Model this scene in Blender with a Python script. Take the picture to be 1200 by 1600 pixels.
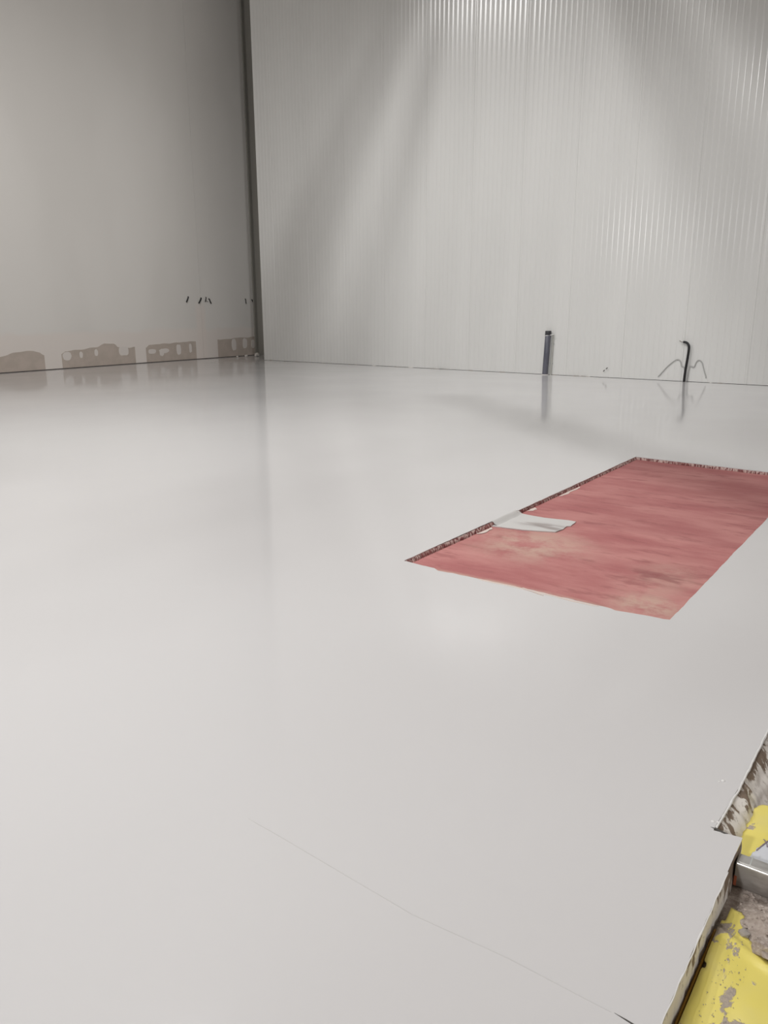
import bpy, bmesh, math, random
from mathutils import Vector, Matrix, noise
from mathutils.geometry import tessellate_polygon

for o in list(bpy.data.objects):
    bpy.data.objects.remove(o)
scene = bpy.context.scene
COL = scene.collection

# ------------------------------------------------------------------ camera
YAW, PITCH, ROLL = -0.6309, 0.25692, 0.00344
fw = Vector((math.sin(YAW) * math.cos(PITCH), math.cos(YAW) * math.cos(PITCH), -math.sin(PITCH)))
rt = Vector((math.cos(YAW), -math.sin(YAW), 0))
dn = fw.cross(rt)
rt2 = rt * math.cos(ROLL) + dn * math.sin(ROLL)
dn2 = -rt * math.sin(ROLL) + dn * math.cos(ROLL)
cam_data = bpy.data.cameras.new('camera')
cam = bpy.data.objects.new('camera', cam_data)
COL.objects.link(cam)
m = Matrix((rt2, -dn2, -fw)).transposed().to_4x4()
m.translation = Vector((0, 0, 1.4))
cam.matrix_world = m
cam_data.sensor_width = 36
cam_data.lens = 1227.3 / 1600 * 36
cam_data.clip_start = 0.05
cam_data.clip_end = 200
scene.camera = cam

# ------------------------------------------------------------------ world, lights, exposure
world = bpy.data.worlds.new('world')
scene.world = world
world.use_nodes = True
world.node_tree.nodes['Background'].inputs[0].default_value = (0.9, 0.95, 1, 1)
world.node_tree.nodes['Background'].inputs[1].default_value = 0.02
scene.view_settings.view_transform = 'Standard'
scene.view_settings.look = 'None'
scene.view_settings.exposure = -1.57
scene.view_settings.gamma = 1
scene.view_settings.use_curve_mapping = False
scene.cycles.max_bounces = 8
scene.cycles.diffuse_bounces = 6


def lamp(name, loc, power, radius, color=(1, 1, 1), kind='POINT', target=None, size=None, size_y=None):
    d = bpy.data.lights.new(name, kind)
    d.energy = power
    d.color = color
    if kind == 'AREA':
        d.shape = 'RECTANGLE'
        d.size = size
        d.size_y = size_y or size
    else:
        d.shadow_soft_size = radius
    o = bpy.data.objects.new(name, d)
    o.location = loc
    if target:
        o.rotation_euler = (Vector(target) - Vector(loc)).to_track_quat('-Z', 'Y').to_euler()
    COL.objects.link(o)
    return o


def high_bay(loc, power, radius, half, blend, color=(1.0, 0.985, 0.965)):
    o = lamp('high_bay_light', loc, power, radius, color, 'SPOT')
    o.data.spot_size = math.radians(2 * half)
    o.data.spot_blend = blend
    return o


# high-bay lamps hanging under the roof, shining down
LAMP = Vector((-8.3, 6.0, 11.5))
high_bay(LAMP, 3500, 0.08, 74, 0.55)
LAMP_2 = Vector((-4.5, 7.0, 11.5))
high_bay(LAMP_2, 3300, 0.035, 46, 0.6)
high_bay((-6.0, 3.0, 11.5), 6900, 0.5, 40, 1)  # added fill lamp, brightens the middle of the floor
# added unseen flood behind the camera, fills walls and floor
lamp('fill_flood', (-1.5, -6.5, 4.6), 1400, 0, (1.0, 0.985, 0.98), 'AREA', (-9, 15.4, 0.3), 0.5, 0.5)


def fill_spot(loc, power, target, size):
    """added unseen spot that brightens a wall or the slab side"""
    o = lamp('fill_light', loc, power, 0.3, (1.0, 0.99, 0.98), 'SPOT', target)
    o.data.spot_size = size
    o.data.spot_blend = 1.0


fill_spot((-14.8, 5.0, 11.3), 6500, (-7.5, 15.4, 1.6), 0.85)  # added for glints on the upper ribs and light on the panels
fill_spot((1.0, 2.0, 8.5), 6000, (-6.0, 15.4, 1.0), 0.75)  # added to lift the lower panel wall
fill_spot((3.0, 2.0, 3.4), 6800, (-16.9, 11.5, 2.8), 0.8)  # added to lift the left wall
fill_spot((3.6, 2.4, 1.2), 330, (-0.25, 1.9, -0.05), 0.5)  # added to brighten the slab side and yellow sheeting


# ------------------------------------------------------------------ helpers
def link(o, parent=None):
    COL.objects.link(o)
    if parent:
        o.parent = parent
    return o


def tag(o, label=None, cat=None, group=None, kind=None):
    if label: o['label'] = label
    if cat: o['category'] = cat
    if group: o['group'] = group
    if kind: o['kind'] = kind
    return o


def obj(name, bm, mat, parent=None, smooth=False, data=None):
    me = bpy.data.meshes.new(name)
    bm.to_mesh(me)
    bm.free()
    if mat:
        for mm in (mat if isinstance(mat, (list, tuple)) else [mat]):
            me.materials.append(mm)
    if smooth:
        for p in me.polygons: p.use_smooth = True
    return link(bpy.data.objects.new(name, me), parent)


def empty(name, loc=(0, 0, 0), kind=None):
    o = bpy.data.objects.new(name, None)
    o.location = loc
    o.empty_display_size = 0.1
    link(o)
    if kind: o['kind'] = kind
    return o


def box(bm, x0, x1, y0, y1, z0, z1, mi=0):
    vs = [bm.verts.new((x, y, z)) for z in (z0, z1) for y in (y0, y1) for x in (x0, x1)]
    fs = [(0, 2, 3, 1), (4, 5, 7, 6), (0, 1, 5, 4), (2, 6, 7, 3), (0, 4, 6, 2), (1, 3, 7, 5)]
    for f in fs:
        bm.faces.new([vs[i] for i in f]).material_index = mi


def tube(bm, pts, r, n=10, cap=True, closed_noise=0.0):
    pts = [Vector(p) for p in pts]
    rs = r if isinstance(r, (list, tuple)) else [r] * len(pts)
    rings = []
    up = Vector((0.13, 0.91, 0.37)).normalized()
    for i, p in enumerate(pts):
        t = (pts[min(i + 1, len(pts) - 1)] - pts[max(i - 1, 0)]).normalized()
        a = t.cross(up)
        if a.length < 0.05: a = t.cross(Vector((1, 0, 0)))
        a.normalize()
        b = t.cross(a)
        rings.append([bm.verts.new(p + (a * math.cos(2 * math.pi * k / n) + b * math.sin(2 * math.pi * k / n)) * rs[i]) for k in range(n)])
    for i in range(len(rings) - 1):
        for k in range(n):
            bm.faces.new((rings[i][k], rings[i][(k + 1) % n], rings[i + 1][(k + 1) % n], rings[i + 1][k]))
    if cap:
        bm.faces.new(rings[0][::-1])
        bm.faces.new(rings[-1])


def smooth_path(pts, sub=6):
    pts = [Vector(p) for p in pts]
    out = []
    for i in range(len(pts) - 1):
        p0 = pts[max(i - 1, 0)]; p1 = pts[i]; p2 = pts[i + 1]; p3 = pts[min(i + 2, len(pts) - 1)]
        for s in range(sub):
            t = s / sub
            out.append(0.5 * ((2 * p1) + (p2 - p0) * t + (2 * p0 - 5 * p1 + 4 * p2 - p3) * t * t + (-p0 + 3 * p1 - 3 * p2 + p3) * t ** 3))
    out.append(pts[-1])
    return out


def rough_line(pts, step, amp, seed, axis_amp=None):
    """subdivide a polyline and jitter it sideways with noise"""
    out = []
    for i in range(len(pts) - 1):
        a, b = Vector(pts[i]), Vector(pts[i + 1])
        n = max(1, int((b - a).length / step))
        nrm = Vector((-(b - a).y, (b - a).x, 0)).normalized()
        for k in range(n):
            p = a.lerp(b, k / n)
            q = p * 6 + Vector((seed, 0, 0))
            d = noise.noise(q) * 0.6 + noise.noise(q * 4.3) * 0.4
            out.append(p + nrm * d * amp * (0 if k == 0 else 1))
    out.append(Vector(pts[-1]))
    return out


def slab(name, outline, z0, z1, mat, parent=None, plane='XY', off=0.0, smooth=False, bev=0.0):
    """thick polygon. plane XY: extruded in z. plane YZ: outline is (y,z), lies on x=off..off+dz"""
    bm = bmesh.new()
    def P(a, b, c):
        return (a, b, c) if plane == 'XY' else (c, a, b)
    top = [bm.verts.new(P(p[0], p[1], z1)) for p in outline]
    bot = [bm.verts.new(P(p[0], p[1], z0)) for p in outline]
    tris = tessellate_polygon([[Vector((p[0], p[1], 0)) for p in outline]])
    for t in tris:
        try:
            bm.faces.new([top[i] for i in t]); bm.faces.new([bot[i] for i in reversed(t)])
        except ValueError: pass
    n = len(outline)
    for i in range(n):
        j = (i + 1) % n
        bm.faces.new((bot[i], bot[j], top[j], top[i]))
    bmesh.ops.recalc_face_normals(bm, faces=bm.faces)
    return obj(name, bm, mat, parent, smooth)


# ------------------------------------------------------------------ materials
class Mat:
    def __init__(s, name, color=(0.5, 0.5, 0.5), rough=0.6, metal=0.0, spec=0.5):
        s.m = bpy.data.materials.new(name)
        s.m.use_nodes = True
        s.nt = s.m.node_tree
        s.b = s.nt.nodes['Principled BSDF']
        s.b.inputs['Base Color'].default_value = (*color, 1)
        s.b.inputs['Roughness'].default_value = rough
        s.b.inputs['Metallic'].default_value = metal
        s.b.inputs['Specular IOR Level'].default_value = spec
        s.geo = s.nt.nodes.new('ShaderNodeTexCoord')

    def n(s, t, **kw):
        nd = s.nt.nodes.new(t)
        for k, v in kw.items(): setattr(nd, k, v)
        return nd

    def l(s, a, b): s.nt.links.new(a, b)

    def coord(s, scale=(1, 1, 1), loc=(0, 0, 0)):
        mp = s.n('ShaderNodeMapping')
        mp.inputs['Scale'].default_value = scale
        mp.inputs['Location'].default_value = loc
        s.l(s.geo.outputs['Object'], mp.inputs['Vector'])
        return mp.outputs['Vector']

    def noise(s, scale=5, detail=3, rough=0.5, stretch=(1, 1, 1), loc=(0, 0, 0), dist=0.0):
        nz = s.n('ShaderNodeTexNoise')
        nz.inputs['Scale'].default_value = scale
        nz.inputs['Detail'].default_value = detail
        nz.inputs['Roughness'].default_value = rough
        nz.inputs['Distortion'].default_value = dist
        s.l(s.coord(stretch, loc), nz.inputs['Vector'])
        return nz.outputs['Fac']

    def ramp(s, fac, lo, hi, v0=0.0, v1=1.0):
        mr = s.n('ShaderNodeMapRange')
        mr.interpolation_type = 'SMOOTHSTEP'
        mr.inputs[1].default_value = lo; mr.inputs[2].default_value = hi
        mr.inputs[3].default_value = v0; mr.inputs[4].default_value = v1
        s.l(fac, mr.inputs[0])
        return mr.outputs[0]

    def math(s, op, a, b):
        nd = s.n('ShaderNodeMath', operation=op)
        for i, v in enumerate((a, b)):
            if isinstance(v, (int, float)): nd.inputs[i].default_value = v
            else: s.l(v, nd.inputs[i])
        return nd.outputs[0]

    def mix(s, fac, a, b):
        nd = s.n('ShaderNodeMix', data_type='RGBA')
        if isinstance(fac, (int, float)): nd.inputs[0].default_value = fac
        else: s.l(fac, nd.inputs[0])
        for i, v in ((6, a), (7, b)):
            if isinstance(v, tuple): nd.inputs[i].default_value = (*v, 1)
            else: s.l(v, nd.inputs[i])
        return nd.outputs[2]

    def spot(s, c, r, soft=0.5, squash=(1, 1, 1)):
        """1 inside an ellipse round c (object space), 0 outside"""
        mp = s.n('ShaderNodeVectorMath', operation='SUBTRACT')
        s.l(s.geo.outputs['Object'], mp.inputs[0]); mp.inputs[1].default_value = c
        mu = s.n('ShaderNodeVectorMath', operation='MULTIPLY')
        s.l(mp.outputs[0], mu.inputs[0]); mu.inputs[1].default_value = squash
        ln = s.n('ShaderNodeVectorMath', operation='LENGTH')
        s.l(mu.outputs[0], ln.inputs[0])
        return s.ramp(ln.outputs['Value'], r * (1 - soft), r * (1 + soft), 1.0, 0.0)

    def col(s, c): s.l(c, s.b.inputs['Base Color']); return s
    def rgh(s, c): s.l(c, s.b.inputs['Roughness']); return s

    def bump(s, h, strength=0.2, dist=0.01):
        bp = s.n('ShaderNodeBump')
        bp.inputs['Strength'].default_value = strength
        bp.inputs['Distance'].default_value = dist
        s.l(h, bp.inputs['Height']); s.l(bp.outputs[0], s.b.inputs['Normal'])
        return s


# glossy light grey floor coating
M = Mat('floor_coating', rough=0.13, spec=0.5)
c = M.mix(M.ramp(M.noise(0.35, 2), 0.35, 0.65), (0.655, 0.645, 0.648), (0.685, 0.678, 0.682))
M.col(c)
M.rgh(M.ramp(M.noise(0.6, 2, loc=(3, 1, 0)), 0.3, 0.7, 0.075, 0.115))
M.bump(M.noise(1.6, 2), 0.07, 0.01)
M.b.inputs['Specular IOR Level'].default_value = 0.45
floor_mat = M.m

M = Mat('panel_paint', rough=0.2, spec=0.5)
M.col(M.mix(M.ramp(M.noise(0.9, 3, stretch=(1, 1, 0.15)), 0.35, 0.65), (0.66, 0.66, 0.645), (0.69, 0.69, 0.675)))
panel_mat = M.m
flash_mat = Mat('flashing_paint', (0.78, 0.77, 0.75), 0.25).m
joint_mat = Mat('joint_shadow', (0.10, 0.09, 0.08), 0.9).m
edge_mat = Mat('panel_cut_edge', (0.55, 0.54, 0.50), 0.6).m

# skim-coated left wall: grey paper above, warm skim below
M = Mat('plasterboard', rough=0.8, spec=0.3)
sep = M.n('ShaderNodeSeparateXYZ'); M.l(M.geo.outputs['Object'], sep.inputs[0])
wob = M.math('ADD', sep.outputs['Z'], M.math('MULTIPLY', M.noise(1.3, 3), 0.30))
low = M.ramp(wob, 0.88, 1.04, 1.0, 0.0)
base = M.mix(M.ramp(M.noise(0.5, 2, stretch=(1, 1, 0.4)), 0.35, 0.65), (0.70, 0.68, 0.65), (0.74, 0.72, 0.69))
c = M.mix(low, base, (0.74, 0.69, 0.65))
# taped joint strip at the board seam
ysp = M.math('ABSOLUTE', M.math('SUBTRACT', sep.outputs['Y'], 14.80), 0)
tape = M.math('MULTIPLY', M.ramp(ysp, 0.10, 0.22, 1.0, 0.0), M.ramp(wob, 1.5, 1.75, 1.0, 0.0))
c = M.mix(M.math('MULTIPLY', tape, 0.6), c, (0.76, 0.69, 0.645))
M.col(c)
wall_left_mat = M.m
M = Mat('bare_board', rough=0.9, spec=0.2)
M.col(M.mix(M.ramp(M.noise(4, 3), 0.35, 0.65), (0.47, 0.41, 0.36), (0.52, 0.45, 0.40)))
bare_mat = M.m
filler_mat = Mat('filler', (0.70, 0.655, 0.62), 0.8).m
hall_mat = Mat('hall_paint', (0.62, 0.60, 0.57), 0.8).m
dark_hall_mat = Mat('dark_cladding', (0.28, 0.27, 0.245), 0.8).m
steel_mat = Mat('beam_steel', (0.4, 0.4, 0.4), 0.5).m

# red primer
M = Mat('red_primer', rough=0.75, spec=0.25)
n1 = M.noise(2.2, 5, 0.6, (0.6, 1.6, 1))
n2 = M.noise(7, 4, 0.65, (0.5, 1.5, 1), (4, 2, 0))
fine = M.noise(160, 2, 0.6)
c = M.mix(M.ramp(n1, 0.32, 0.68), (0.43, 0.155, 0.155), (0.56, 0.255, 0.24))
c = M.mix(M.math('MULTIPLY', M.ramp(n2, 0.52, 0.70), 0.65), c, (0.33, 0.115, 0.115))
dust = M.math('MAXIMUM', M.spot((-2.0, 4.28, -.03), 0.30, 0.8, (1, 1, 0)), M.spot((-1.08, 3.68, -.03), 0.17, 0.7, (1, 1.1, 0)))
dust = M.math('MAXIMUM', dust, M.math('MULTIPLY', M.spot((-1.72, 3.5, -.03), 0.5, 0.3, (0.8, 7, 0)), 0.9))
dust = M.math('MAXIMUM', dust, M.math('MULTIPLY', M.spot((-1.15, 4.1, -.03), 0.16, 0.8, (1, 0.5, 0)), 0.5))
dust = M.math('MULTIPLY', dust, M.ramp(M.noise(5, 5, 0.7, loc=(1, 7, 0)), 0.33, 0.62))
c = M.mix(M.math('MULTIPLY', dust, 0.75), c, (0.60, 0.44, 0.36))
# trowel scuffs
sc1 = M.math('MULTIPLY', M.spot((-1.17, 4.12, -.03), 0.17, 0.5, (0.8, 1.7, 0)), M.ramp(M.noise(6, 2, stretch=(0.9, 2.2, 1)), 0.42, 0.60))
c = M.mix(M.math('MULTIPLY', sc1, 0.55), c, (0.24, 0.07, 0.075))
sep = M.n('ShaderNodeSeparateXYZ'); M.l(M.geo.outputs['Object'], sep.inputs[0])
yw = M.math('ADD', sep.outputs['Y'], M.math('MULTIPLY', M.noise(3, 3), 0.05))
c = M.mix(M.ramp(yw, 4.90, 4.93, 0.0, 0.14), c, (0.30, 0.12, 0.12))
c = M.mix(M.math('MULTIPLY', M.ramp(fine, 0.60, 0.72), 0.25), c, (0.55, 0.33, 0.30))
M.col(c); M.bump(fine, 0.35, 0.002)
red_mat = M.m

# combed mortar of the recess sides
M = Mat('combed_edge', rough=0.85, spec=0.2)
st = M.noise(60, 2, 0.6, (1, 1, 0.05))
c = M.mix(M.ramp(st, 0.42, 0.56), (0.26, 0.10, 0.10), (0.72, 0.58, 0.54))
c = M.mix(M.ramp(M.noise(1.4, 3), 0.50, 0.64, 0, 0.6), c, (0.36, 0.15, 0.14))
M.col(c)
comb_mat = M.m

M = Mat('grey_smear', rough=0.45)
sm = M.math('MULTIPLY', M.spot((-2.08, 4.69, -.02), 0.17, 0.7, (1, 2.6, 0)), M.ramp(M.noise(7, 3, stretch=(0.6, 2, 1)), 0.42, 0.6))
M.col(M.mix(sm, (0.62, 0.61, 0.60), (0.33, 0.29, 0.28)))
smear_mat = M.m

# slab side: cream skim with brown bare streaks
M = Mat('slab_side', rough=0.8, spec=0.25)
streak = M.noise(26, 4, 0.65, (1, 1.0, 0.12))
patchy = M.noise(3.1, 2, 0.5, (1, 1, 0.4), (0, 2.35, 0))
topz = M.n('ShaderNodeSeparateXYZ'); M.l(M.geo.outputs['Object'], topz.inputs[0])
hz = M.ramp(topz.outputs['Z'], -0.10, 0.0, -0.08, 0.05)
mk = M.ramp(M.math('ADD', M.math('ADD', M.math('MULTIPLY', streak, 0.55), M.math('MULTIPLY', patchy, 0.6)), hz), 0.60, 0.64)
c = M.mix(mk, (0.84, 0.80, 0.755), (0.25, 0.19, 0.145))
c = M.mix(M.math('MULTIPLY', M.ramp(M.noise(60, 3, 0.7, loc=(2, 0, 0)), 0.58, 0.68), 0.45), c, (0.36, 0.32, 0.28))
M.col(c); M.bump(streak, 0.5, 0.006)
side_mat = M.m
bead_mat = Mat('coating_bead', (0.80, 0.79, 0.78), 0.15).m

M = Mat('mortar', rough=0.95, spec=0.15)
g = M.noise(45, 5, 0.75)
c = M.mix(M.ramp(g, 0.35, 0.68), (0.27, 0.22, 0.19), (0.60, 0.53, 0.48))
c = M.mix(M.ramp(M.noise(5, 3), 0.4, 0.65, 0, 0.6), c, (0.42, 0.355, 0.31))
M.col(c); M.bump(g, 0.8, 0.008)
mortar_mat = M.m
M = Mat('smooth_mortar', rough=0.9, spec=0.2)
g = M.noise(30, 4, 0.65)
M.col(M.mix(M.ramp(g, 0.35, 0.7), (0.36, 0.305, 0.265), (0.55, 0.485, 0.44)))
M.bump(g, 0.4, 0.004)
screed_mat = M.m


def yellow(name, seed, thr):
    M = Mat(name, rough=0.32, spec=0.5)
    big = M.noise(9.0, 5, 0.6, (1.3, 0.8, 1), (seed, seed * 2, 0), 0.4)
    mk = M.ramp(big, thr, thr + 0.03)
    film = M.math('MULTIPLY', M.ramp(M.noise(6, 3, loc=(seed + 4, 1, 0)), 0.45, 0.7), 0.35)
    gr = M.noise(120, 4, 0.75)
    grit = M.mix(M.ramp(gr, 0.42, 0.62), (0.45, 0.38, 0.31), (0.36, 0.31, 0.27))
    c = M.mix(film, (0.80, 0.69, 0.17), (0.72, 0.64, 0.30))
    c = M.mix(mk, c, grit)
    M.col(c)
    M.rgh(M.ramp(mk, 0, 1, 0.35, 0.9))
    M.bump(M.math('MULTIPLY', mk, gr), 0.6, 0.004)
    M.b.inputs['Subsurface Weight'].default_value = 0.0
    return M.m


yellow_mat = yellow('yellow_sheeting', 1.3, 0.545)
yellow_clean = yellow('yellow_fold', 5.1, 0.60)
orange_mat = Mat('amber_shade', (0.42, 0.22, 0.02), 0.5).m  # translucent yellow shade at the slab foot, put into the colour

M = Mat('dull_aluminium', rough=0.42, metal=0.75)
M.col(M.mix(M.ramp(M.noise(20, 4, 0.6, (0.4, 1, 1)), 0.4, 0.65), (0.58, 0.57, 0.55), (0.36, 0.34, 0.32)))
alu_mat = M.m
hollow_mat = Mat('bar_hollow', (0.10, 0.08, 0.07), 0.9).m
red_mark_mat = Mat('red_lead_stain', (0.70, 0.22, 0.12), 0.6).m
M = Mat('pipe_plastic', rough=0.38)
M.col(M.mix(M.ramp(M.noise(6, 2, stretch=(1, 1, 0.2)), 0.4, 0.6), (0.085, 0.088, 0.115), (0.11, 0.112, 0.14)))
pipe_mat = M.m
socket_mat = Mat('pipe_rim', (0.035, 0.035, 0.04), 0.5).m
black_mat = Mat('black_rubber', (0.006, 0.006, 0.007), 0.4).m
tie_mat = Mat('white_tie', (0.85, 0.85, 0.84), 0.5).m
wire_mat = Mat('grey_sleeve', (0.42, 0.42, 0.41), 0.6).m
paper_mat = Mat('pale_scrap', (0.62, 0.64, 0.68), 0.5).m
stone_mat = Mat('grey_grit', (0.33, 0.30, 0.27), 0.9).m
crumb_mat = Mat('plaster_crumb', (0.72, 0.69, 0.65), 0.9).m
dark_line_mat = Mat('crack_dark', (0.08, 0.075, 0.07), 0.8).m

# ------------------------------------------------------------------ the hall
XL, XR, YB, YF, YC, H = -16.95, 7.0, 15.386, -9.0, 16.9, 12.5
EDGE_FAR, EDGE_NEAR, YJOG = -0.360, -0.300, 2.05
PX0, PX1, PY0, PY1 = -2.41, -0.930, 3.49, 7.37

# floor: coated slab with the recess cut out of it
right = rough_line([(EDGE_NEAR, 0.4, 0), (EDGE_NEAR, YJOG + 0.005, 0)], 0.02, 0.004, 3) + \
    rough_line([(-0.372, YJOG - 0.008, 0), (EDGE_FAR, 2.30, 0), (-0.355, 2.66, 0), (-0.36, 4.5, 0)], 0.02, 0.006, 9)
outer = [Vector((XL, YF, 0)), Vector((EDGE_NEAR, YF, 0))] + right + [Vector((-0.36, YB - 0.001, 0)), Vector((-0.36, YC, 0)), Vector((XL, YC, 0))]
hole = rough_line([(PX0, PY0, 0), (-2.20, PY0 - 0.01, 0), (-2.16, PY0 - 0.035, 0), (-2.10, PY0 - 0.03, 0), (-1.6, PY0 - 0.012, 0), (-1.22, PY0 - 0.02, 0), (-1.17, PY0 - 0.035, 0), (PX1 + 0.005, PY0, 0)], 0.025, 0.014, 21)
hole += rough_line([(PX1 + 0.005, PY0, 0), (PX1, 5.7, 0), (PX1 - 0.01, PY1 - 0.07, 0)], 0.03, 0.005, 31)[1:]
hole += rough_line([(PX1 - 0.01, PY1 - 0.07, 0), (-1.7, PY1 - 0.03, 0), (PX0, PY1, 0)], 0.03, 0.005, 41)[1:]
hole += rough_line([(PX0, PY1, 0), (PX0 + 0.012, 5.3, 0), (PX0 + 0.012, 4.9, 0), (PX0 - 0.004, 4.85, 0), (PX0, PY0, 0)], 0.03, 0.006, 51)[1:-1]
bm = bmesh.new()
loops = [outer, hole]
flat = [p for lp in loops for p in lp]
top = [bm.verts.new((p.x, p.y, 0)) for p in flat]
for t in tessellate_polygon(loops):
    f = bm.faces.new([top[i] for i in t])
    f.normal_update()
    if f.normal.z < 0: f.normal_flip()
T = 0.006                                            # the coating film
k0 = 0
for lp in loops:
    n = len(lp)
    bot = [bm.verts.new((p.x, p.y, -T)) for p in lp]
    for i in range(n):
        j = (i + 1) % n
        bm.faces.new((top[k0 + i], top[k0 + j], bot[j], bot[i]))
    k0 += n
floor = tag(obj('floor', bm, floor_mat), kind='structure')

# screed body under the coating (a ring of four blocks round the recess)
bm = bmesh.new()
zb = -0.098
g = 0.012
box(bm, XL, PX0 - g, YF, YC, zb, -T - 0.0005)
box(bm, PX0 - g, PX1 + g, YF, PY0 - 0.05, zb, -T - 0.0005)
box(bm, PX0 - g, PX1 + g, PY1 + g, YC, zb, -T - 0.0005)
box(bm, PX1 + g, EDGE_FAR - 0.03, YF, YC, zb, -T - 0.0005)
box(bm, PX0 - g, PX1 + g, PY0 - 0.05, PY1 + g, zb, -0.031)
obj('screed_layer', bm, screed_mat, floor)


def comb(name, a, b, inward, ztop, zbot, mat, parent, amp=0.006, pitch=0.011, lean=0.0):
    """toothed strip of mortar along a recess side from a to b"""
    a, b, inward = Vector(a), Vector(b), Vector(inward)
    n = int((b - a).length / pitch) * 2
    bm = bmesh.new()
    prev = None
    for i in range(n + 1):
        p = a.lerp(b, i / n)
        d = (amp if i % 2 else 0) * (0.5 + random.random()) + noise.noise(p * 5) * 0.004
        v = [bm.verts.new((p + inward * (d + e) + Vector((0, 0, z)))) for e, z in ((-0.002, ztop), (0.001, ztop - 0.004), (0.001 + lean * .6, (ztop + zbot) / 2), (lean, zbot))]
        if prev:
            for k in range(3): bm.faces.new((prev[k], v[k], v[k + 1], prev[k + 1]))
        prev = v
    bmesh.ops.recalc_face_normals(bm, faces=bm.faces)
    return obj(name, bm, mat, parent)


random.seed(4)
comb('combed_edge', (PX0 - 0.004, PY0, 0), (PX0 + 0.006, 4.86, 0), (1, 0, 0), -0.004, -0.030, comb_mat, floor, lean=0.010)
comb('combed_edge', (PX0 + 0.006, 4.86, 0), (PX0 - 0.004, PY1, 0), (1, 0, 0), -0.004, -0.030, comb_mat, floor, lean=0.010)
comb('combed_edge', (PX0, PY1 + 0.004, 0), (PX1, PY1 - 0.066, 0), (0, -1, 0), -0.004, -0.030, comb_mat, floor, lean=0.008)
comb('combed_edge', (PX1 + 0.008, PY0, 0), (PX1, PY1 - 0.07, 0), (-1, 0, 0), -0.004, -0.030, comb_mat, floor, amp=0.003)
comb('combed_edge', (PX0, PY0 - 0.045, 0), (PX1, PY0 - 0.045, 0), (0, 1, 0), -0.004, -0.030, comb_mat, floor, amp=0.003, lean=0.01)

# red primed bottom of the recess
bm = bmesh.new()
nx, ny = 60, 150
x0, x1, y0, y1 = PX0 - 0.01, PX1 + 0.012, PY0 - 0.045, PY1 + 0.01
vs = [[bm.verts.new((x0 + (x1 - x0) * i / nx, y0 + (y1 - y0) * j / ny,
                     -0.029 + 0.0012 * noise.noise(Vector((i * .3, j * .3, 0))) + (0.0015 if y0 + (y1 - y0) * j / ny > 4.91 else 0))) for i in range(nx + 1)] for j in range(ny + 1)]
for j in range(ny):
    for i in range(nx):
        bm.faces.new((vs[j][i], vs[j][i + 1], vs[j + 1][i + 1], vs[j + 1][i]))
obj('recess_bottom', bm, red_mat, floor, smooth=True)

# torn pale strips lying against the left side and the front lip
def strip(name, pts, w, z, mat, parent, h=0.002, seed=0):
    left = rough_line(pts, 0.03, w * 0.5, seed)
    rightp = [p + Vector((-(left[min(i + 1, len(left) - 1)] - left[max(i - 1, 0)]).y, (left[min(i + 1, len(left) - 1)] - left[max(i - 1, 0)]).x, 0)).normalized()
              * -w * (0.6 + 0.8 * abs(noise.noise(p * 9 + Vector((seed, 3, 0))))) * (0.15 if i in (0, len(left) - 1) else 1) for i, p in enumerate(left)]
    return slab(name, left + rightp[::-1], z, z + h, mat, parent)


chip_mat = Mat('pale_chip', (0.70, 0.60, 0.55), 0.7).m
tag(strip('torn_strip', [(-2.385, 5.00, 0), (-2.38, 5.12, 0)], 0.04, -0.027, chip_mat, floor, seed=2), 'pale torn scrap of coating')
strip('torn_strip', [(-2.385, 5.55, 0), (-2.385, 5.95, 0)], 0.025, -0.027, chip_mat, floor, seed=5)
strip('torn_strip', [(-2.39, 4.28, 0), (-2.385, 4.47, 0)], 0.03, -0.027, chip_mat, floor, seed=8)
strip('torn_strip', [(-1.92, PY0 - 0.022, 0), (-1.68, PY0 - 0.016, 0), (-1.45, PY0 - 0.022, 0), (-1.25, PY0 - 0.03, 0)], 0.022, -0.003, chip_mat, floor, h=0.004, seed=12)
bm = bmesh.new()
tube(bm, [(-1.66, PY0 - 0.02, 0.002), (-1.60, PY0 - 0.035, 0.003), (-1.55, PY0 - 0.05, 0.002), (-1.525, PY0 - 0.055, 0.001)], [0.004, 0.004, 0.003, 0.001], 6)
obj('torn_flap', bm, chip_mat, floor)

# grey tongue of coating that ran over the recess edge
out = rough_line([(-2.425, 4.49, 0), (-2.36, 4.50, 0), (-2.17, 4.535, 0), (-2.03, 4.59, 0), (-1.99, 4.61, 0)], 0.03, 0.010, 61) + \
    rough_line([(-1.975, 4.70, 0), (-1.985, 4.78, 0), (-1.965, 4.80, 0), (-1.98, 4.92, 0)], 0.03, 0.010, 71) + \
    rough_line([(-2.02, 4.925, 0), (-2.2, 4.89, 0), (-2.425, 4.90, 0)], 0.03, 0.008, 81)
tongue = slab('coating_tongue', out, -0.0285, -0.0225, smear_mat, floor)
tongue['label'] = 'grey rectangular smear of floor coating on the red recess'
bm = bmesh.new()                                      # the run down the side
for i in range(20):
    pass
ys = [4.52 + i * 0.038 for i in range(11)]
pr = None
for y in ys:
    r_ = noise.noise(Vector((0, y * 12, 0))) * 0.006
    v = [bm.verts.new((PX0 - 0.012 + 0.02 + e + r_, y, z)) for e, z in ((-0.012, 0.0012), (0.004, -0.002), (0.016, -0.014), (0.035, -0.0225))]
    if pr:
        for k in range(3): bm.faces.new((pr[k], v[k], v[k + 1], pr[k + 1]))
    pr = v
bmesh.ops.recalc_face_normals(bm, faces=bm.faces)
obj('coating_run', bm, smear_mat, floor, smooth=True)

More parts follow.
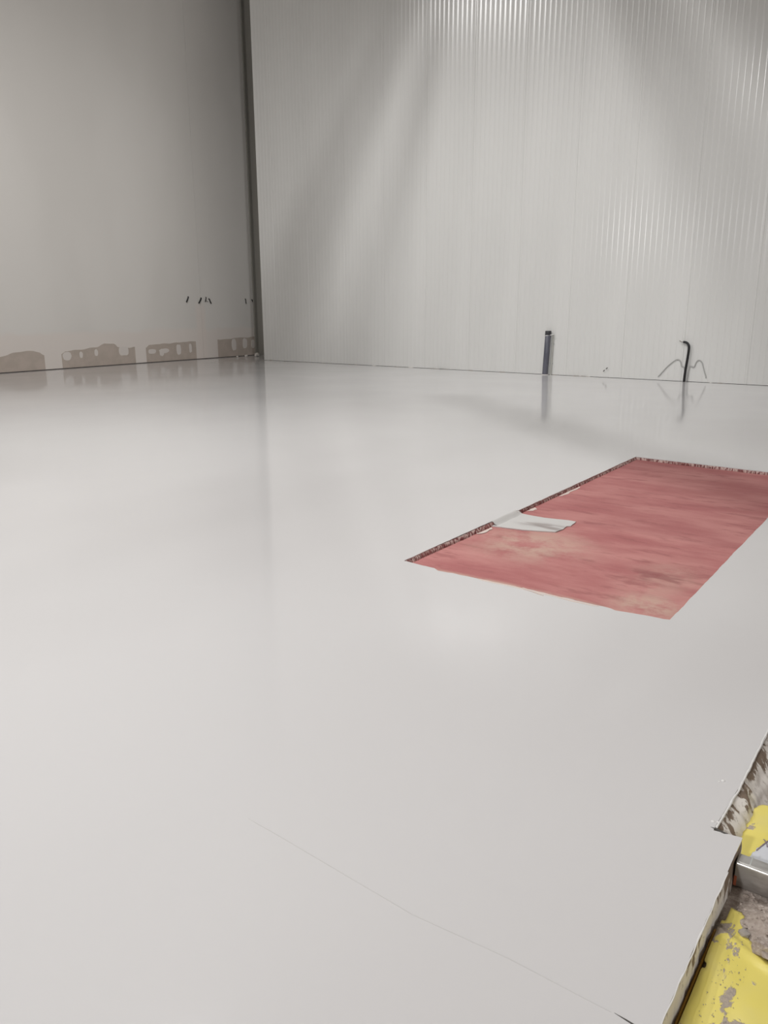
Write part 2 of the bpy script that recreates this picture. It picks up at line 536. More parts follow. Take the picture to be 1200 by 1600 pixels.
# faint joint in the floor ending in an open crack at the slab edge
strip('floor_joint', [(-1.45, 1.328, 0), (-1.35, 1.325, 0), (-0.87, 1.30, 0), (-0.62, 1.318, 0), (-0.39, 1.317, 0)], 0.0022, 0.0, Mat('joint_line', (0.60, 0.59, 0.585), 0.15).m, floor, h=0.0004, seed=5)
slab('crack', [(-0.385, 1.319), (-0.36, 1.3155), (-0.335, 1.3125), (-0.305, 1.311), (-0.305, 1.315), (-0.335, 1.3165), (-0.36, 1.3185)], -0.002, 0.0008, dark_line_mat, floor)
slab('crack', [(-0.382, 2.052), (-0.36, 2.046), (-0.345, 2.043), (-0.335, 2.049), (-0.35, 2.051), (-0.365, 2.054)], -0.002, 0.0008, dark_line_mat, floor)

# slab side
random.seed(9)
def side_profile(y):
    if y < YJOG: return EDGE_NEAR + 0.002
    return EDGE_FAR + 0.002
def build_side(y0, y1, xtop, xbot, zbot, name, dy=0.008, rough=0.006, sag=0.0):
    bm = bmesh.new(); pr = None
    n = int((y1 - y0) / dy)
    xt0 = xtop; xb0 = xbot
    for i in range(n + 1):
        y = y0 + (y1 - y0) * i / n
        if sag:
            dx = -0.010 * max(0, 1 - (y - 2.04) / 0.26); xtop = xt0 + dx; xbot = xb0 + dx
        zb_ = zbot + 0.014 * noise.noise(Vector((5, y * 7, 1))) * (1 if sag else 0.15)
        col_ = [bm.verts.new((xtop - 0.03, y, -0.0032))]
        for k in range(13):
            t = k / 12
            z = -0.003 + (zb_ + 0.003) * t
            x = xtop + (xbot - xtop) * (t ** 0.8) + rough * (noise.noise(Vector((k * 0.12, y * 34, 2.0))) + 0.6 * noise.noise(Vector((k * 0.5, y * 12, 7.0)))) * min(1, t * 5)
            if sag: x += sag * max(0, noise.noise(Vector((3, y * 5, t * 1.5)))) * math.sin(math.pi * t)
            col_.append(bm.verts.new((x, y, z)))
        if pr:
            for k in range(13): bm.faces.new((pr[k], col_[k], col_[k + 1], pr[k + 1]))
        pr = col_
    bmesh.ops.recalc_face_normals(bm, faces=bm.faces)
    return obj(name, bm, side_mat, floor, smooth=True)
build_side(0.6, YJOG, EDGE_NEAR, EDGE_NEAR + 0.001, -0.112, 'slab_side', rough=0.004)
build_side(YJOG - 0.01, 4.6, EDGE_FAR - 0.002, EDGE_FAR + 0.065, -0.105, 'slab_side', rough=0.011, sag=0.02)
bm = bmesh.new()
box(bm, EDGE_NEAR - 0.07, EDGE_NEAR, YF, 0.6, -0.11, -T)
box(bm, EDGE_FAR - 0.04, EDGE_FAR, 4.6, YC, -0.11, -T)
box(bm, EDGE_FAR - 0.04, EDGE_NEAR - 0.012, 0.6, YJOG - 0.012, -0.11, -T - 0.001)
box(bm, EDGE_FAR - 0.08, EDGE_FAR - 0.012, YJOG - 0.02, 4.6, -0.11, -T - 0.001)
obj('slab_body', bm, screed_mat, floor)
# beaded lip of coating along the edge
for (ya, yb, xx, sd) in ((0.7, 1.9, EDGE_NEAR, 1), (YJOG + 0.01, 4.4, EDGE_FAR, 4)):
    bm = bmesh.new()
    n = int((yb - ya) / 0.008)
    pts = []; rs = []
    for i in range(n):
        y = ya + (yb - ya) * i / n
        q = Vector((xx, y, 0)) * 6 + Vector((0, 0, 0))
        pts.append((xx - (0.010 * max(0, 1 - (y - 2.04) / 0.26) if sd == 4 else 0) + 0.001 + 0.002 * noise.noise(Vector((sd, y * 20, 0))), y, -0.0012))
        rs.append(0.0022 + 0.0022 * max(0, noise.noise(Vector((sd, y * (60 if sd == 4 else 15), 4)))) + (0.001 if sd == 4 else -0.0006))
    tube(bm, pts, rs, 6)
    obj('coating_lip', bm, bead_mat, floor, smooth=True)

# drips on the floor near the edge
for k, (x, y, r) in enumerate(((-0.409, 2.302, 0.006), (-0.383, 2.080, 0.006), (-0.371, 2.086, 0.004), (-0.4175, 2.29, 0.003))):
    bm = bmesh.new()
    bmesh.ops.create_uvsphere(bm, u_segments=12, v_segments=6, radius=r)
    bmesh.ops.scale(bm, vec=(1, 1, 0.45), verts=bm.verts)
    for v in bm.verts: v.co += Vector((x, y, 0.0005))
    obj('coating_drip', bm, bead_mat, floor, smooth=True)

# lower ground on the uncoated side
bm = bmesh.new()
gx = [EDGE_FAR - 0.05 + i * 0.012 for i in range(60)]
gy = [0.9 + j * 0.012 for j in range(170)]
def gz(x, y):
    base = -0.104 + 0.010 * noise.noise(Vector((x * 9, y * 9, 0))) + 0.004 * noise.noise(Vector((x * 45, y * 45, 3)))
    # rubble heap behind the yellow fold, and the mortar heap in front of the bar
    h1 = max(0, 1 - math.hypot((x + 0.22) / 0.13, (y - 2.62) / 0.22)) * 0.07
    h2 = max(0, 1 - math.hypot((x + 0.14) / 0.16, (y - 1.86) / 0.13)) * 0.045
    return base + (h1 + h2) * (1 + 0.5 * noise.noise(Vector((x * 40, y * 40, 9))))
rows = [[bm.verts.new((x, y, gz(x, y))) for x in gx] for y in gy]
for j in range(len(gy) - 1):
    for i in range(len(gx) - 1):
        bm.faces.new((rows[j][i], rows[j][i + 1], rows[j + 1][i + 1], rows[j + 1][i]))
gr = obj('mortar_bed', bm, mortar_mat, None, smooth=True)
bm = bmesh.new()
box(bm, EDGE_FAR - 0.05, XR, YF, YC, -0.25, -0.135)
ground = tag(obj('ground', bm, screed_mat), kind='structure')
gr.parent = ground

# ------------------------------------------------------------------ panel wall
pitch = 1.155
seams = [-3.136 + pitch * k for k in range(-11, 9)]
wall_back = tag(empty('wall_back', (0, YB, 0)), kind='structure')
wall_back['kind'] = 'structure'
def panel_mesh(w, x_from=0.0, nr=11):
    """upright steel-faced panel w wide with shallow raised ribs, front at y=0"""
    bm = bmesh.new()
    W = pitch
    prof = [(0.0, 0.006), (0.002, 0.003), (0.005, 0.0), (0.012, -0.0008), (0.02, 0.0)]
    lo = 0.045; p = (W - 0.09) / 10
    for k in range(11):
        cx = lo + k * p
        if k not in (0, 10) or True:
            prof += [(cx - 0.016, 0.0), (cx - 0.011, -0.0008), (cx - 0.006, -0.0028), (cx, -0.0036), (cx + 0.006, -0.0028), (cx + 0.011, -0.0008), (cx + 0.016, 0.0)]
    prof += [(W - 0.020, 0.0), (W - 0.012, -0.0008), (W - 0.005, 0.0), (W - 0.002, 0.003), (W, 0.006)]
    prof = [(a, b) for a, b in prof if a >= x_from]
    if x_from > 0: prof = [(x_from, 0.0)] + prof
    zs = [0.006, 12.5]
    a = [bm.verts.new((x, y, zs[0])) for x, y in prof]
    b = [bm.verts.new((x, y, zs[1])) for x, y in prof]
    c_ = [bm.verts.new((x, 0.10, zs[0])) for x in (prof[0][0], prof[-1][0])]
    d = [bm.verts.new((x, 0.10, zs[1])) for x in (prof[0][0], prof[-1][0])]
    for i in range(len(prof) - 1): bm.faces.new((a[i], a[i + 1], b[i + 1], b[i])).smooth = True
    def copy(vs): return [bm.verts.new(v.co) for v in vs]
    bm.faces.new(copy((c_[0], a[0], b[0], d[0]))).material_index = 1
    bm.faces.new(copy((a[-1], c_[1], d[1], b[-1]))).material_index = 1
    bm.faces.new(copy((c_[1], c_[0], d[0], d[1])))
    bm.faces.new(copy([c_[0], c_[1]] + a[::-1]))
    for v in [v for v in bm.verts if not v.link_faces]: bm.verts.remove(v)
    me = bpy.data.meshes.new('panel')
    bm.to_mesh(me); bm.free()
    me.materials.append(panel_mat); me.materials.append(edge_mat)
    return me
full = panel_mesh(pitch)
first_cut = -15.19
for s in seams:
    if s + pitch < first_cut + 0.1: continue
    me = full
    if s < first_cut: me = panel_mesh(pitch, first_cut - s)
    o = bpy.data.objects.new('panel', me)
    o.location = (s, 0, 0)
    link(o, wall_back)
# scraps and dribbles along the foot of the panels
random.seed(11)
for k in range(26):
    x = -15.0 + random.random() * 13.5
    w = 0.03 + random.random() * 0.10
    slab('sealant_dab', [(x, -0.004), (x + w * .3, -0.012), (x + w, -0.006), (x + w, 0.0), (x, 0.0)], 0.0005, 0.006 + random.random() * 0.006, random.choice([crumb_mat, stone_mat, stone_mat]), wall_back)
for s in (-9.92, -9.78, -6.5):
    slab('sealant_dab', [(s, -0.03), (s + 0.25, -0.05), (s + 0.4, -0.02), (s + 0.3, -0.004), (s, -0.004)], 0.0005, 0.003, stone_mat, wall_back)

# ------------------------------------------------------------------ left wall
wall_left = tag(empty('wall_left', (XL, 0, 0)), kind='structure')
Z0 = 0.016
for (ya, yb) in ((YF, 14.835), (14.84, YC)):
    bm = bmesh.new()
    box(bm, -0.0125, 0, ya, yb, Z0, H)
    o = obj('board', bm, wall_left_mat, wall_left)
bm = bmesh.new(); box(bm, -0.2, -0.0126, YF, YC, 0.0, H); obj('backing', bm, joint_mat, wall_left)


def blob(cy, cz, ry, rz, seed, n=18, sq=2.6, jit=0.18):
    pts = []
    for i in range(n):
        a = 2 * math.pi * i / n
        c_, s_ = math.cos(a), math.sin(a)
        r_ = (abs(c_) ** sq + abs(s_) ** sq) ** (-1 / sq) * (1 + jit * noise.noise(Vector((c_ * 2, s_ * 2, seed))))
        pts.append((cy + ry * c_ * r_, cz + rz * s_ * r_))
    return pts


def bare(y0, y1, tops, seed):
    """bare board patch between y0 and y1, wavy top edge through the given (y,z)"""
    pts = [(y0, Z0 + 0.002), (y1, Z0 + 0.002)]
    n = int((y1 - y0) / 0.05)
    for i in range(n, -1, -1):
        y = y0 + (y1 - y0) * i / n
        for a, b in zip(tops[:-1], tops[1:]):
            if a[0] <= y <= b[0] + 1e-6:
                t = (y - a[0]) / (b[0] - a[0]); t = t * t * (3 - 2 * t)
                z = a[1] + (b[1] - a[1]) * t
        pts.append((y + (0.02 * noise.noise(Vector((seed, 0, i)))) * (1 if 0 < i < n else 0), z + 0.018 * noise.noise(Vector((seed, y * 5, 0)))))
    slab('bare_patch', pts, 0.0002, 0.0014, bare_mat, wall_left, plane='YZ')


bare(6.6, 10.13, [(6.6, 0.40), (8.6, 0.39), (9.1, 0.35), (9.45, 0.43), (9.85, 0.45), (10.0, 0.41), (10.13, 0.33)], 1)
bare(10.56, 12.60, [(10.56, 0.33), (10.66, 0.40), (11.1, 0.42), (11.5, 0.46), (11.75, 0.53), (12.0, 0.52), (12.12, 0.42), (12.45, 0.40), (12.60, 0.42)], 2)
bare(12.93, 14.58, [(12.93, 0.38), (13.05, 0.45), (13.5, 0.46), (14.0, 0.47), (14.5, 0.49), (14.58, 0.48)], 3)
bare(15.36, 16.88, [(15.36, 0.50), (15.8, 0.50), (16.1, 0.53), (16.5, 0.52), (16.88, 0.54)], 4)
for di, (cy, cz, ry, rz, sd, sq) in enumerate(((10.70, 0.285, 0.115, 0.10, 1, 2.0), (11.07, 0.30, 0.045, 0.075, 2, 2.2), (11.48, 0.33, 0.05, 0.08, 3, 2.2), (12.26, 0.33, 0.14, 0.105, 4, 4.5),
                                 (13.12, 0.28, 0.12, 0.06, 5, 2.6), (13.5, 0.28, 0.16, 0.06, 6, 2.6), (13.42, 0.23, 0.07, 0.08, 7, 2.2), (13.98, 0.29, 0.075, 0.13, 8, 3.4), (14.38, 0.31, 0.045, 0.12, 9, 3.0),
                                 (15.97, 0.34, 0.09, 0.16, 10, 3.0), (16.4, 0.36, 0.09, 0.14, 11, 2.8), (16.72, 0.33, 0.07, 0.12, 12, 2.6))):
    slab('filler_dab', blob(cy, cz, ry, rz, sd, sq=sq), 0.0014, 0.003 + 0.0003 * di, filler_mat, wall_left, plane='YZ')

# black cable ends poking out of the board
random.seed(3)
ends = [(14.37, 1.575, -0.05, 'leftmost'), (14.80, 1.545, -0.06, ''), (15.0, 1.575, -0.03, ''), (15.15, 1.53, 0.03, ''), (16.49, 1.53, 0.0, ''), (16.75, 1.55, 0.0, '')]
lab = ['black cable end poking from the left wall, farthest from the dark corner',
       'slanting black cable end on the left wall, just left of the board seam',
       'thin black cable end on the left wall, just right of the board seam',
       'black cable end tilted the other way, right of the seam on the left wall',
       'upright black cable end alone in the shaded part of the left wall',
       'smallest black cable end, closest to the dark corner of the left wall']
for k, (y, z, sl, _) in enumerate(ends):
    bm = bmesh.new()
    h = (0.075, 0.075, 0.065, 0.07, 0.075, 0.03)[k]
    r_ = (0.016, 0.018, 0.012, 0.016, 0.013, 0.013)[k]
    tube(bm, smooth_path([(XL + 0.001, y - sl * 0.9, z + h * 0.95), (XL + 0.022, y - sl * 0.6, z + h * 0.7), (XL + 0.026, y, z), (XL + 0.035, y + sl, z - h * 0.9)], 4), r_, 8)
    o = obj('cable_end', bm, black_mat, None, smooth=True)
    if k == 2:
        b2 = bmesh.new()
        tube(b2, [(XL + 0.03, y + 0.02, z - 0.04), (XL + 0.034, y + 0.07, z - 0.06)], 0.006, 6)
        obj('bare_wire', b2, black_mat, o)
    tag(o, lab[k], 'cable', 'cable ends on the left wall')

# other walls, ceiling
bm = bmesh.new(); box(bm, XL - 0.2, -10, YC, YC + 0.2, 0, H); tag(obj('wall_corner', bm, dark_hall_mat), kind='structure')
bm = bmesh.new(); box(bm, XR, XR + 0.2, YF, YC, -0.2, H); tag(obj('wall_right', bm, hall_mat), kind='structure')
bm = bmesh.new(); box(bm, XL - 0.2, XR + 0.2, YF - 0.2, YF, -0.2, H); tag(obj('wall_front', bm, hall_mat), kind='structure')
bm = bmesh.new(); box(bm, XL - 0.2, XR + 0.2, YF - 0.2, YC + 0.2, H, H + 0.2); tag(obj('ceiling', bm, hall_mat), kind='structure')
# narrow cover strip in the corner of the left wall
bm = bmesh.new(); box(bm, XL, XL + 0.05, YC - 0.10, YC - 0.001, 0.016, H); tag(obj('trim_1', bm, dark_hall_mat), kind='structure')

# unseen roof members, placed so their shadows fan over the panels and floor
def beam(x0, x1, z, y0, y1, th=0.02):
    bm = bmesh.new()
    box(bm, x0, x1, y0, y1, z, z + th)
    for x in (x0, x1 - 0.004): box(bm, x, x + 0.004, y0, y1, z + th, z + 0.045)
    return tag(obj('shadow_beam', bm, steel_mat), kind='structure')
K = 1.2
ZB = 11.5 - K
def proj(xw, zw): return -8.3 + (xw + 8.3) * K / (11.5 - zw)
beam(proj(-5.0, 4.05), proj(-4.15, 4.93), ZB, 6.95, YB - 0.05)
beam(proj(-3.9, 5.76), proj(-3.9, 5.76) + 0.35, ZB, 6.95, YB - 0.05)
beam(proj(-10.9, 4.3), proj(-10.28, 4.3), ZB, 6.95, YB - 0.05)
beam(proj(-11.7, 4.75) - 0.24, proj(-11.7, 4.75), ZB, 6.95, YB - 0.05)
for xw in (-3.5, -4.4):  # thin unseen pipes, placed for faint shadow lines on the floor
    bm = bmesh.new()
    tube(bm, [(proj(xw, 0), -6, ZB), (proj(xw, 0), 6.55, ZB)], 0.016, 8)
    tag(obj('shadow_pipe', bm, steel_mat), kind='structure')
# unseen raking brace under the second lamp, placed to shade the recess
bm = bmesh.new()
def projf(x, y): return Vector((LAMP_2.x + (x - LAMP_2.x) * K / 11.5, LAMP_2.y + (y - LAMP_2.y) * K / 11.5, ZB))
tube(bm, [projf(-6.6, 10.9), projf(1.2, 4.55)], 0.048, 8)
tag(obj('shadow_brace', bm, steel_mat), kind='structure')

# ------------------------------------------------------------------ things at the panel wall
# drain pipe
pipe = empty('drain_pipe', (-7.035, YB - 0.070, 0))
tag(pipe, 'dark grey-blue plastic drain pipe standing at the foot of the white ribbed wall', 'pipe')
bm = bmesh.new()
R_ = 0.056
lean = 0.035
def ring_tube(bm, prof, n=28, lean=0.0):
    rings = []
    for r, z in prof:
        rings.append([bm.verts.new((r * math.cos(2 * math.pi * k / n) + lean * z, r * math.sin(2 * math.pi * k / n), z)) for k in range(n)])
    for a, b in zip(rings[:-1], rings[1:]):
        for k in range(n): bm.faces.new((a[k], a[(k + 1) % n], b[(k + 1) % n], b[k]))
ring_tube(bm, [(R_, 0.0), (R_, 0.44), (R_ + 0.001, 0.445), (R_ + 0.001, 0.452), (R_, 0.457), (R_, 0.83), (R_ - 0.004, 0.832), (R_ - 0.004, 0.3)], lean=lean)
obj('pipe_wall', bm, pipe_mat, pipe, smooth=True)
bm = bmesh.new()
ring_tube(bm, [(R_ + 0.0005, 0.80), (R_ + 0.005, 0.805), (R_ + 0.005, 0.885), (R_ + 0.001, 0.889), (R_ - 0.004, 0.889), (R_ - 0.006, 0.80)], lean=lean)
obj('collar', bm, socket_mat, pipe, smooth=True)
bm = bmesh.new()
tube(bm, smooth_path([(0.0, -R_ - 0.004, 0.795), (0.05, -R_ + 0.005, 0.80), (0.085, -0.02, 0.806), (0.16, -0.01, 0.822)], 4), 0.006, 6)
o = obj('tie', bm, tie_mat, pipe, smooth=True); o['label'] = 'thin white tie round the top'
bm = bmesh.new()
ring_tube(bm, [(R_ + 0.016, 0.0005), (R_ + 0.014, 0.006), (R_ + 0.002, 0.010), (R_, 0.0005)], lean=0)
obj('sealant_ring', bm, crumb_mat, pipe, smooth=True)

# thin clear rail next to the pipe
rail = empty('conduit', (-6.93, YB - 0.022, 0))
tag(rail, 'slim pale grey conduit fixed to the wall right behind the drain pipe', 'conduit')
bm = bmesh.new(); ring_tube(bm, [(0.0165, 0.0), (0.0165, 0.80), (0.015, 0.806), (0.012, 0.806), (0.012, 0.7)], n=14, lean=0.02)
obj('tube', bm, Mat('pale_conduit', (0.42, 0.42, 0.39), 0.5).m, rail, smooth=True)
for z in (0.22, 0.62):
    bm = bmesh.new(); box(bm, -0.026 + 0.02 * z, 0.026 + 0.02 * z, -0.004, 0.020, z, z + 0.02)
    obj('clip', bm, wire_mat, rail)

# bent black hose
hy = YB - 0.05
hose = empty('cable_hose', (-4.215, hy, 0))
tag(hose, 'black hose rising from the floor at the panel wall with hooked top', 'hose')
bm = bmesh.new()
hp = smooth_path([(-4.222, hy, 0.0), (-4.214, hy, 0.2), (-4.196, hy, 0.43), (-4.187, hy, 0.58), (-4.193, hy, 0.66), (-4.222, hy, 0.705), (-4.262, hy, 0.724), (-4.298, hy, 0.727)], 6)
tube(bm, [p - Vector((-4.215, hy, 0)) for p in hp], [0.022] * (len(hp) // 2) + [0.0215] * (len(hp) - len(hp) // 2), 12)
obj('sheath', bm, black_mat, hose, smooth=True)
for (dz, ex) in ((0.0, 0.0), (0.006, 0.01)):
    bm = bmesh.new()
    tube(bm, [p - Vector((-4.215, hy, 0)) for p in smooth_path([(-4.295, hy, 0.727 + dz), (-4.33, hy - 0.004, 0.724 + dz), (-4.35, hy + ex, 0.735 + dz), (-4.372, hy, 0.742 + dz * 2)], 4)], 0.0035, 6)
    o = obj('wire', bm, Mat('bare_copper', (0.20, 0.17, 0.14), 0.5).m, hose, smooth=True)
    o['label'] = 'thin bare wire at the tip'

wy = YB - 0.012
def grey_arc(pts, label):  # thin grey tube laid against the panels in an arc
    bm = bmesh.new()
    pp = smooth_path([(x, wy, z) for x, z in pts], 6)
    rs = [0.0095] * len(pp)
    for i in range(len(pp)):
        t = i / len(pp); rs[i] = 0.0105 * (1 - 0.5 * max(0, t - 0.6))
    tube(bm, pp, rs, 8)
    tag(obj('wire', bm, wire_mat, None, smooth=True), label, 'wire', 'thin grey arcs by the black hose')
grey_arc([(-4.235, 0.012), (-4.235, 0.14), (-4.25, 0.255), (-4.302, 0.285), (-4.325, 0.36), (-4.37, 0.402), (-4.43, 0.385), (-4.55, 0.28), (-4.64, 0.17), (-4.72, 0.07)], 'thin grey arc to the left of the black hose')
grey_arc([(-4.175, 0.012), (-4.168, 0.14), (-4.15, 0.275), (-4.12, 0.285), (-4.075, 0.278), (-4.045, 0.36), (-4.008, 0.402), (-3.95, 0.375), (-3.90, 0.25), (-3.84, 0.085)], 'thin grey arc to the right of the black hose')

# two small dark screws / stubs in the wall
for (x, z, l_) in ((-5.735, 0.185, 'upper'), (-5.79, 0.135, 'lower')):
    bm = bmesh.new()
    tube(bm, [(x - 0.022, YB - 0.004, z - 0.014), (x, YB - 0.03, z), (x + 0.016, YB - 0.04, z + 0.012)], 0.007, 8)
    tag(obj('wire_stub', bm, Mat('stub_dark', (0.08, 0.07, 0.06), 0.6).m, None, smooth=True),
        ('higher' if l_ == 'upper' else 'lower') + ' of two tiny dark wire stubs in the panel wall between pipe and hose', 'stub', 'wire stubs low on the panel wall')

# plaster crumbs in the dark corner
random.seed(8)
def lump(r, seed, n=2, flat=0.7, amp=0.35):
    bm = bmesh.new()
    bmesh.ops.create_icosphere(bm, subdivisions=n, radius=r)
    for v in bm.verts:
        d = v.co.normalized()
        v.co = d * r * (1 + amp * noise.noise(d * 1.7 + Vector((seed, 0, 0))))
        v.co.z *= flat
    return bm
crumbs = [(-16.55, 16.05, 0.045, 'small plaster crumb left of the pale lump near the dark corner'), (-16.50, 16.42, 0.075, 'pale plaster lump, biggest of the crumbs in the dark corner'),
          (-16.42, 16.30, 0.035, 'flat plaster crumb touching the biggest lump in the corner'), (-16.3, 16.72, 0.045, 'plaster crumb nearest the edge of the panel wall'), (-16.6, 15.75, 0.03, 'tiny plaster crumb farthest out from the dark corner')]
for k, (x, y, r, l_) in enumerate(crumbs):
    bm = lump(r, k * 3.1)
    zmin = min(v.co.z for v in bm.verts)
    o = obj('plaster_crumb', bm, crumb_mat)
    o.location = (x, y, -zmin)
    tag(o, l_, 'crumb', 'plaster crumbs in the corner')

# ------------------------------------------------------------------ the lower side: yellow sheeting, bar, grit
def sheet(name, outline, zfun, mat, step=0.008, th=0.002, parent=None):
    """thin plastic sheet filling an outline in plan, height from zfun"""
    xs = [p[0] for p in outline]; ys = [p[1] for p in outline]
    def inside(x, y):
        c_ = False
        for i in range(len(outline)):
            a, b = outline[i], outline[i - 1]
            if (a[1] > y) != (b[1] > y) and x < (b[0] - a[0]) * (y - a[1]) / (b[1] - a[1]) + a[0]: c_ = not c_
        return c_
    bm = bmesh.new(); cache = {}
    def V(i, j):
        if (i, j) not in cache:
            x = min(xs) + i * step; y = min(ys) + j * step
            cache[(i, j)] = bm.verts.new((x, y, zfun(x, y)))
        return cache[(i, j)]
    for i in range(int((max(xs) - min(xs)) / step)):
        for j in range(int((max(ys) - min(ys)) / step)):
            if inside(min(xs) + (i + .5) * step, min(ys) + (j + .5) * step):
                bm.faces.new((V(i, j), V(i + 1, j), V(i + 1, j + 1), V(i, j + 1)))
    for _ in range(2):
        bmesh.ops.smooth_vert(bm, verts=[v for v in bm.verts if v.is_boundary], factor=0.5, use_axis_x=True, use_axis_y=True, use_axis_z=False)
    o = obj(name, bm, mat, parent, smooth=True)
    md = o.modifiers.new('thickness', 'SOLIDIFY'); md.thickness = th; md.offset = 1
    return o


def z_big(x, y):
    w = 0.010 * noise.noise(Vector((x * 7, y * 5, 1))) + 0.004 * noise.noise(Vector((x * 22, y * 9, 5)))
    crease = 0.007 * math.exp(-((y - 1.74 + (x + 0.2) * 0.35 ) / 0.012) ** 2)
    up = 0.006 * max(0, 1 - abs(x + 0.288) / 0.02)
    return -0.085 + w + crease + up
lower = sheet('plastic_sheet', rough_line([(-0.286, 1.0, 0), (-0.286, 1.80, 0), (-0.278, 1.885, 0), (-0.262, 1.885, 0), (-0.245, 1.865, 0), (-0.236, 1.83, 0), (-0.222, 1.80, 0), (-0.19, 1.765, 0), (-0.15, 1.745, 0), (-0.05, 1.72, 0), (0.10, 1.70, 0), (0.10, 1.0, 0), (-0.286, 1.0, 0)], 0.02, 0.008, 3), z_big, yellow_mat)
tag(lower, 'large yellow plastic sheet smeared with mortar along the foot of the slab edge', 'sheet')
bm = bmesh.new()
tube(bm, [(-0.2935, 1.0 + i * 0.02, -0.092 + 0.002 * noise.noise(Vector((0, i * .4, 0)))) for i in range(40)], 0.0035, 6)  # amber tube paints the shade along the sheet's slab-side edge
o = obj('sheet_edge_shade', bm, orange_mat, lower, smooth=True); o['label'] = 'sheet edge against the slab, its shade painted amber'

def z_fold(x, y):
    # sheet hump running along y with a curled far end
    u = (x + 0.235) / 0.11
    hump = 0.052 * math.sqrt(max(0, 1 - u * u * 0.85)) if abs(u) < 1.05 else 0.0
    return -0.098 + hump * (0.75 + 0.5 * (y - 2.1)) + 0.004 * noise.noise(Vector((x * 20, y * 12, 2)))
fold = sheet('plastic_sheet', rough_line([(-0.325, 2.095, 0), (-0.335, 2.2, 0), (-0.335, 2.29, 0), (-0.30, 2.345, 0), (-0.24, 2.345, 0), (-0.16, 2.345, 0), (-0.10, 2.34, 0), (-0.10, 2.03, 0), (-0.315, 2.03, 0), (-0.325, 2.095, 0)], 0.03, 0.004, 13), z_fold, yellow_clean)
tag(fold, 'folded yellow plastic sheet humped between the metal bar and the rubble', 'sheet')
o = sheet('plastic_scrap', rough_line([(-0.290, 2.04, 0), (-0.272, 2.11, 0), (-0.245, 2.19, 0), (-0.225, 2.27, 0), (-0.12, 2.30, 0), (-0.11, 2.04, 0), (-0.290, 2.04, 0)], 0.02, 0.006, 23), lambda x, y: z_fold(x, y) + 0.0035, paper_mat, step=0.006, th=0.0008)
tag(o, 'pale bluish scrap lying on the folded yellow sheet behind the metal bar', 'scrap')
bm = bmesh.new()
tube(bm, [(x, y, z_fold(x, y) + 0.0055) for x, y in ((-0.268, 2.10), (-0.258, 2.135), (-0.248, 2.165), (-0.243, 2.20))], 0.0016, 5)
tube(bm, [(x, y, z_fold(x, y) + 0.006) for x, y in ((-0.262, 2.16), (-0.252, 2.15), (-0.247, 2.13))], 0.0014, 5)
obj('stain_line', bm, Mat('mauve_line', (0.25, 0.2, 0.22), 0.7).m, o)

# aluminium bar: hollow rectangular section along X
bar = empty('screed_bar', (-0.296, 1.998, -0.100))
tag(bar, 'dull grey hollow aluminium bar lying square against the slab edge', 'bar')
bm = bmesh.new()
def rrect(y0, y1, z0, z1, r, n=4):
    pts = []
    for cx, cy, a0 in ((y1 - r, z1 - r, 0), (y0 + r, z1 - r, 90), (y0 + r, z0 + r, 180), (y1 - r, z0 + r, 270)):
        for k in range(n + 1):
            a = math.radians(a0 + 90 * k / n); pts.append((cx + r * math.cos(a), cy + r * math.sin(a)))
    return pts
L_ = 1.6
outr = rrect(-0.022, 0.026, 0.0, 0.076, 0.008); inr = rrect(-0.018, 0.022, 0.004, 0.072, 0.005)
ro = [[bm.verts.new((x, y, z)) for y, z in outr] for x in (0, L_)]
ri = [[bm.verts.new((x, y, z)) for y, z in inr] for x in (0, L_)]
n = len(outr)
for k in range(n):
    j = (k + 1) % n
    bm.faces.new((ro[0][k], ro[0][j], ro[1][j], ro[1][k]))
    bm.faces.new((ri[0][j], ri[0][k], ri[1][k], ri[1][j]))
    for e in (0, 1): bm.faces.new((ro[e][k], ri[e][k], ri[e][j], ro[e][j]))
bmesh.ops.recalc_face_normals(bm, faces=bm.faces)
obj('profile', bm, alu_mat, bar)
bm = bmesh.new()
box(bm, 0.0, L_, -0.0225, -0.0215, 0.069, 0.072); obj('bright_edge', bm, Mat('worn_edge', (0.75, 0.73, 0.70), 0.35, 0.6).m, bar)
bm = bmesh.new()
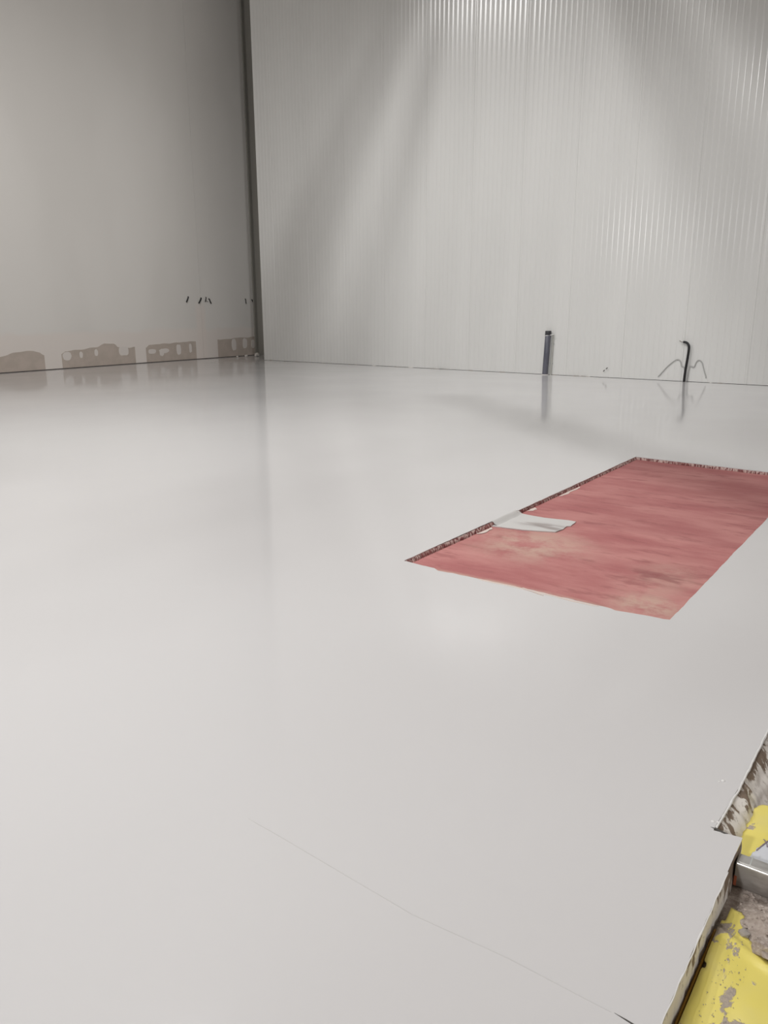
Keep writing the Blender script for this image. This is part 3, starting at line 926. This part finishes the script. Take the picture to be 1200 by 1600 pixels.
box(bm, -0.001, 0.006, -0.0228, -0.010, 0.006, 0.035); o = obj('stain', bm, red_mark_mat, bar); o['label'] = 'orange-red stain on the cut end'
bm = bmesh.new()
box(bm, 0.03, 0.034, -0.01, 0.027, 0.0758, 0.0766); obj('scratch', bm, Mat('scratch', (0.6, 0.62, 0.6), 0.4, 0.5).m, bar)
bar.rotation_euler = (0, 0, math.radians(0.5))

# grit and mortar lumps
random.seed(21)
def scatter(n, xr, yr, rr, zf, mat, name, label, kindname='stuff', parent=None):
    bm = bmesh.new()
    for k in range(n):
        x = random.uniform(*xr); y = random.uniform(*yr); r = random.uniform(*rr)
        b = lump(r, random.random() * 50, 1, 0.7, 0.5)
        me = bpy.data.meshes.new('t'); b.to_mesh(me); b.free()
        off = len(bm.verts)
        bm.from_mesh(me); bm.verts.ensure_lookup_table()
        for v in bm.verts[off:]: v.co += Vector((x, y, zf(x, y) + r * 0.25))
        bpy.data.meshes.remove(me)
    o = obj(name, bm, mat, parent)
    return tag(o, label, None if parent else 'rubble', None, kindname)
scatter(130, (-0.27, -0.10), (1.80, 2.0), (0.001, 0.006), gz, mortar_mat, 'mortar_crumbs', 'gritty mortar crumbs in front of the metal bar', parent=ground)
scatter(120, (-0.31, -0.12), (2.36, 2.75), (0.003, 0.012), gz, mortar_mat, 'mortar_rubble', 'dark mortar rubble behind the folded yellow sheet', parent=ground)
scatter(70, (-0.262, -0.20), (1.45, 1.70), (0.0005, 0.0016), lambda x, y: z_big(x, y) + 0.003, stone_mat, 'grit', 'fine grey grit scattered on the sheet', parent=lower)
bm = lump(0.013, 4, 2, 0.6)
o = obj('mortar_lump', bm, stone_mat); o.location = (-0.232, 1.80, z_big(-0.232, 1.80) + 0.006)
tag(o, 'small grey mortar lump at the upper edge of the large yellow sheet', 'lump')
bm = lump(0.03, 14, 2, 0.6, 0.8)
o = obj('mortar_lump', bm, mortar_mat); o.location = (-0.178, 1.765, z_big(-0.178, 1.765) + 0.018)
tag(o, 'crumbly mortar lump at the edge of the frame on the yellow sheet', 'lump')
